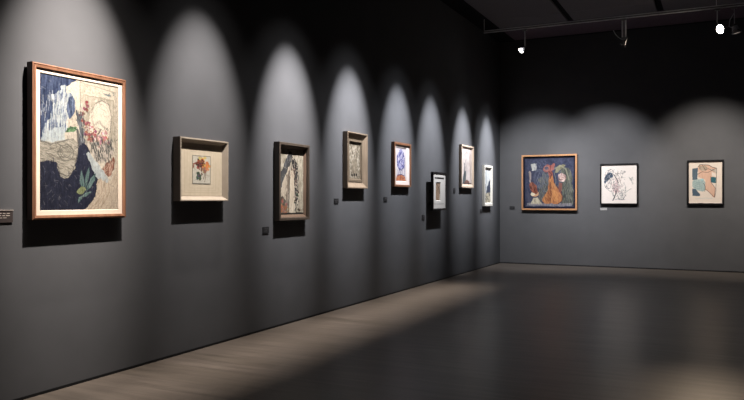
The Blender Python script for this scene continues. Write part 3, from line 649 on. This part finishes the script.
label(2, 'L', 8.42, 8.54, 1.455, 1.52, LBK, INKD, [(0.4, 0.15, 0.85)])
label(3, 'L', 10.00, 10.12, 1.48, 1.545, LBK, INKD, [(0.3, 0.15, 0.85)])
label(4, 'L', 11.58, 11.70, 1.15, 1.235, LBK, INKD, [(0.3, 0.15, 0.85)])
label(5, 'L', 13.23, 13.32, 1.64, 1.735, LBK, INKD, [(0.3, 0.15, 0.85)])
label(6, 'L', 14.95, 15.07, 1.215, 1.295, LBK, INKD, [(0.3, 0.15, 0.85)])
label(7, 'B', 0.235, 0.355, 1.28, 1.35, LBK, INKD, [(0.3, 0.12, 0.88), (0.6, 0.12, 0.7)])
label(8, 'B', 2.30, 2.44, 1.27, 1.325, LBW, INKD, [(0.4, 0.1, 0.8)])

# ------------------------------------------------------------------ lamp track and spotlights
TY, TZ = 14.028, 4.93
t = thing('lighting_track', 'long grey suspended lamp track crossing below the ceiling before the end wall', 'lighting track', (0.375, TY, TZ))
TL = 6.2
bm = bmesh.new(); tube(bm, [(0, 0, 0.018), (TL, 0, 0.018)], 0.011, 8); link('upper_rail', bm, METAL, t)
bm = bmesh.new(); tube(bm, [(0, 0, -0.02), (TL, 0, -0.02)], 0.011, 8); link('lower_rail', bm, METAL, t)
bm = bmesh.new(); box(bm, -0.008, TL, -0.006, 0.006, -0.012, 0.012); link('rail_web', bm, DARKMETAL, t)
for x in (0.004, 4.27):
    bm = bmesh.new(); tube(bm, [(x, 0, 0.02), (x, 0, H - 0.05 - TZ)], 0.006, 8); link('suspension_rod', bm, METAL, t)

LENS = emit_mat('lit_lens', (1.0, 0.97, 0.92), 14)
LENS_WARM = emit_mat('lit_lens_warm', (1.0, 0.86, 0.68), 90)
LENS_DIM = emit_mat('dim_lens', (1.0, 0.82, 0.72), 0.35)
REFL = noise_mat('reflector_glass', (0.30, 0.30, 0.30), (0.42, 0.41, 0.40), scale=14, rough=0.25, metallic=0.8)

def orient(parent_o, d):
    q = Vector(d).to_track_quat('-Z', 'Y'); parent_o.rotation_mode = 'QUATERNION'; parent_o.rotation_quaternion = q

def head(t, pos, d, r, L, lens_mat, body=DARKMETAL, fins=0):
    """lamp head: conical reflector whose mouth faces d; pos = pivot at the rear neck"""
    bm = bmesh.new()
    lathe(bm, [(r * 0.22, 0.02), (r * 0.26, 0.0), (r * 0.34, -L * 0.25), (r * 0.62, -L * 0.5), (r * 0.93, -L * 0.85), (r, -L), (r * 0.9, -L), (r * 0.84, -L * 0.86)], cap1=False)
    h = link('lamp_head', bm, body, t, True); h.location = pos; orient(h, d)
    bm = bmesh.new(); lathe(bm, [(r * 0.86, -L * 0.88), (r * 0.86, -L * 0.93), (r * 0.5, -L * 0.97), (0.002, -L * 0.985)], cap1=True)
    link('lens', bm, lens_mat, h, True)
    if fins:
        bm = bmesh.new()
        for k in range(fins):
            z = -L * 0.1 - k * L * 0.12; lathe_r = r * (0.5 + 0.05 * k)
            n0 = [(r * 0.2, z), (lathe_r, z), (lathe_r, z - 0.006), (r * 0.2, z - 0.006)]; lathe(bm, n0)
        link('cooling_fins', bm, METAL, h)
    return h

def spotlight(label_, x, drop, d, r, L, lens_mat, style):
    t = thing('track_spotlight', label_, 'spotlight', (x, TY, TZ - 0.032), 0, 'spotlights on the lamp track')
    boxobj('track_adapter', (-0.045, 0.045, -0.022, 0.022, -0.035, 0.0), DARKMETAL, t, 0.004)
    d = Vector(d).normalized()
    if style == 'rod':
        bm = bmesh.new(); tube(bm, [(0, 0, -0.03), (0, 0, -drop)], 0.011); link('stem', bm, METAL, t, True)
        head(t, (0, 0, -drop), d, r, L, lens_mat)
    elif style == 'twin':
        for s in (-1, 1):
            bm = bmesh.new(); tube(bm, [(s * 0.027, 0, -0.03), (s * 0.027, 0, -drop)], 0.016); link('stem', bm, METAL, t, True)
        boxobj('stem_bracket', (-0.045, 0.045, -0.02, 0.02, -drop - 0.03, -drop + 0.01), DARKMETAL, t, 0.004)
        head(t, (0.05, 0, -drop - 0.015), d, r, L, lens_mat, REFL)
        bm = bmesh.new(); tube(bm, [(-0.19, 0.0, -0.2), (-0.15, 0, -0.28), (-0.1, 0, -0.34), (-0.03, 0, -0.39), (0.04, 0, -drop)], 0.006, 8); link('cable', bm, METAL, t, True)
    elif style == 'hook':
        bm = bmesh.new(); tube(bm, [(-0.0, 0, -0.03), (0, 0, -drop + 0.09), (0.008, 0, -drop + 0.05), (0.035, 0, -drop + 0.01), (0.12, 0.04, -drop)], 0.008, 8); link('stem', bm, METAL, t, True)
        head(t, (0.14, 0.05, -drop), d, r, L, lens_mat)
    elif style == 'yoke':
        bm = bmesh.new(); tube(bm, [(0, 0, -0.03), (0.0, 0, -0.38), (0.02, 0, -0.42)], 0.008, 8)
        tube(bm, [(0, 0, -0.1), (-0.07, 0, -0.22), (-0.085, 0, -0.34), (-0.03, 0, -drop)], 0.008, 8); link('yoke', bm, METAL, t, True)
        head(t, (0.0, 0, -drop + 0.04), d, r, L, lens_mat, REFL, 5)
    return t
spotlight('small lit spotlight on a thin rod, leftmost on the lamp track', 1.215, 0.35, (-0.55, -0.62, -0.75), 0.062, 0.13, LENS, 'rod')
spotlight('unlit spotlight on a twin-tube stem, middle of the lamp track', 3.087, 0.36, (-0.5, 0.1, -0.75), 0.075, 0.15, LENS_DIM, 'twin')
spotlight('bright round spotlight facing left on a hooked stem, right end of the track', 4.66, 0.33, (-0.55, -0.62, -0.28), 0.085, 0.16, LENS_WARM, 'hook')
spotlight('unlit finned spotlight facing down beside the bright round lamp', 4.93, 0.36, (0.25, 0.1, -1), 0.09, 0.15, LENS_DIM, 'yoke')

# ------------------------------------------------------------------ light
def spot(loc, target, power, deg, blend, col, rad=0.03):
    l = bpy.data.lights.new('lamp_or_added_spot', 'SPOT'); l.energy = power; l.spot_size = math.radians(deg); l.spot_blend = blend
    l.color = col; l.shadow_soft_size = rad
    o = bpy.data.objects.new('lamp_or_added_spot', l); COL.objects.link(o); o.location = loc
    o.rotation_euler = (Vector(target) - Vector(loc)).to_track_quat('-Z', 'Y').to_euler()
    return o
warm = (1.0, 0.91, 0.82); cool = (0.94, 0.96, 1.0)
LL = [(4.07, 1.3), (5.66, 0.78), (7.30, 1.1), (8.88, 1.05), (10.55, 0.8), (12.02, 0.75), (13.80, 0.9), (15.45, 0.9)]
P = 1640
for i, (y, k) in enumerate(LL):
    f = min(1, i / 4)
    colr = tuple(warm[j] * (1 - f) + cool[j] * f for j in range(3))
    if i < 2: spot((1.4, y, 4.8), (0, y, 2.28), P * k, 34, 1.0, colr)
    else: spot((1.4, y, 4.8), (0, y, 2.32), P * 1.2 * k, 32.5, 1.0, colr)
    spot((1.4, y, 4.8), (0, y, 1.6), P * (0.032 if i < 3 else 0.045) * k, 60, 1.0, colr)
    if i == 0: spot((1.4, y, 4.8), (0, y, 1.75), P * 0.36, 27, 1.0, colr)
# unseen area light, added to brighten the floor along the left wall
al = bpy.data.lights.new('floor_wash_light', 'AREA'); al.shape = 'RECTANGLE'; al.size = 0.05; al.size_y = 13.0
al.energy = 68; al.spread = math.radians(21); al.color = (1.0, 0.92, 0.83)
ao = bpy.data.objects.new('floor_wash_light', al); COL.objects.link(ao); ao.location = (0.56, 5.5, 5.17)
# end wall
EW = ((1.0, 0.95, 0.45, 2.2, (0.93, 0.96, 1.0)), (2.45, 2.4, 1.0, 0.8, (0.96, 0.97, 1.0)), (4.5, 4.5, 0.75, 1.3, (1.0, 0.94, 0.86)), (6.6, 6.5, 0.4, 0.6, (1.0, 0.92, 0.84)))
for x, tx, k, k2, colr in EW:
    spot((x, 13.9, 4.4), (tx, Y1, 2.1), 480 * k, 54, 1.0, colr)
    spot((x, 13.9, 4.4), (tx, Y1, 1.0), 265 * k2, 72, 1.0, colr)

# extra spot, added for the bright lamp's reflection streak on the floor
spot((4.55, 13.9, 4.55), (4.62, 4.2, 0), 330, 20, 1.0, (1.0, 0.76, 0.54), 0.08)

w = bpy.data.worlds.new('World'); scene.world = w; w.use_nodes = True
bg = w.node_tree.nodes['Background']; bg.inputs['Color'].default_value = (0.5, 0.55, 1.0, 1); bg.inputs['Strength'].default_value = 0.006

# ------------------------------------------------------------------ camera
cam = bpy.data.cameras.new('camera'); co = bpy.data.objects.new('camera', cam); COL.objects.link(co)
co.location = (4.703, 0, 1.5); co.rotation_euler = (PI / 2, 0, math.radians(26.111))
cam.lens = 36 * 710 / 744; cam.sensor_width = 36; cam.clip_start = 0.05
scene.camera = co
scene.view_settings.view_transform = 'Standard'; scene.view_settings.look = 'None'
scene.view_settings.gamma = 1; scene.view_settings.use_curve_mapping = False
scene.view_settings.exposure = 0.0
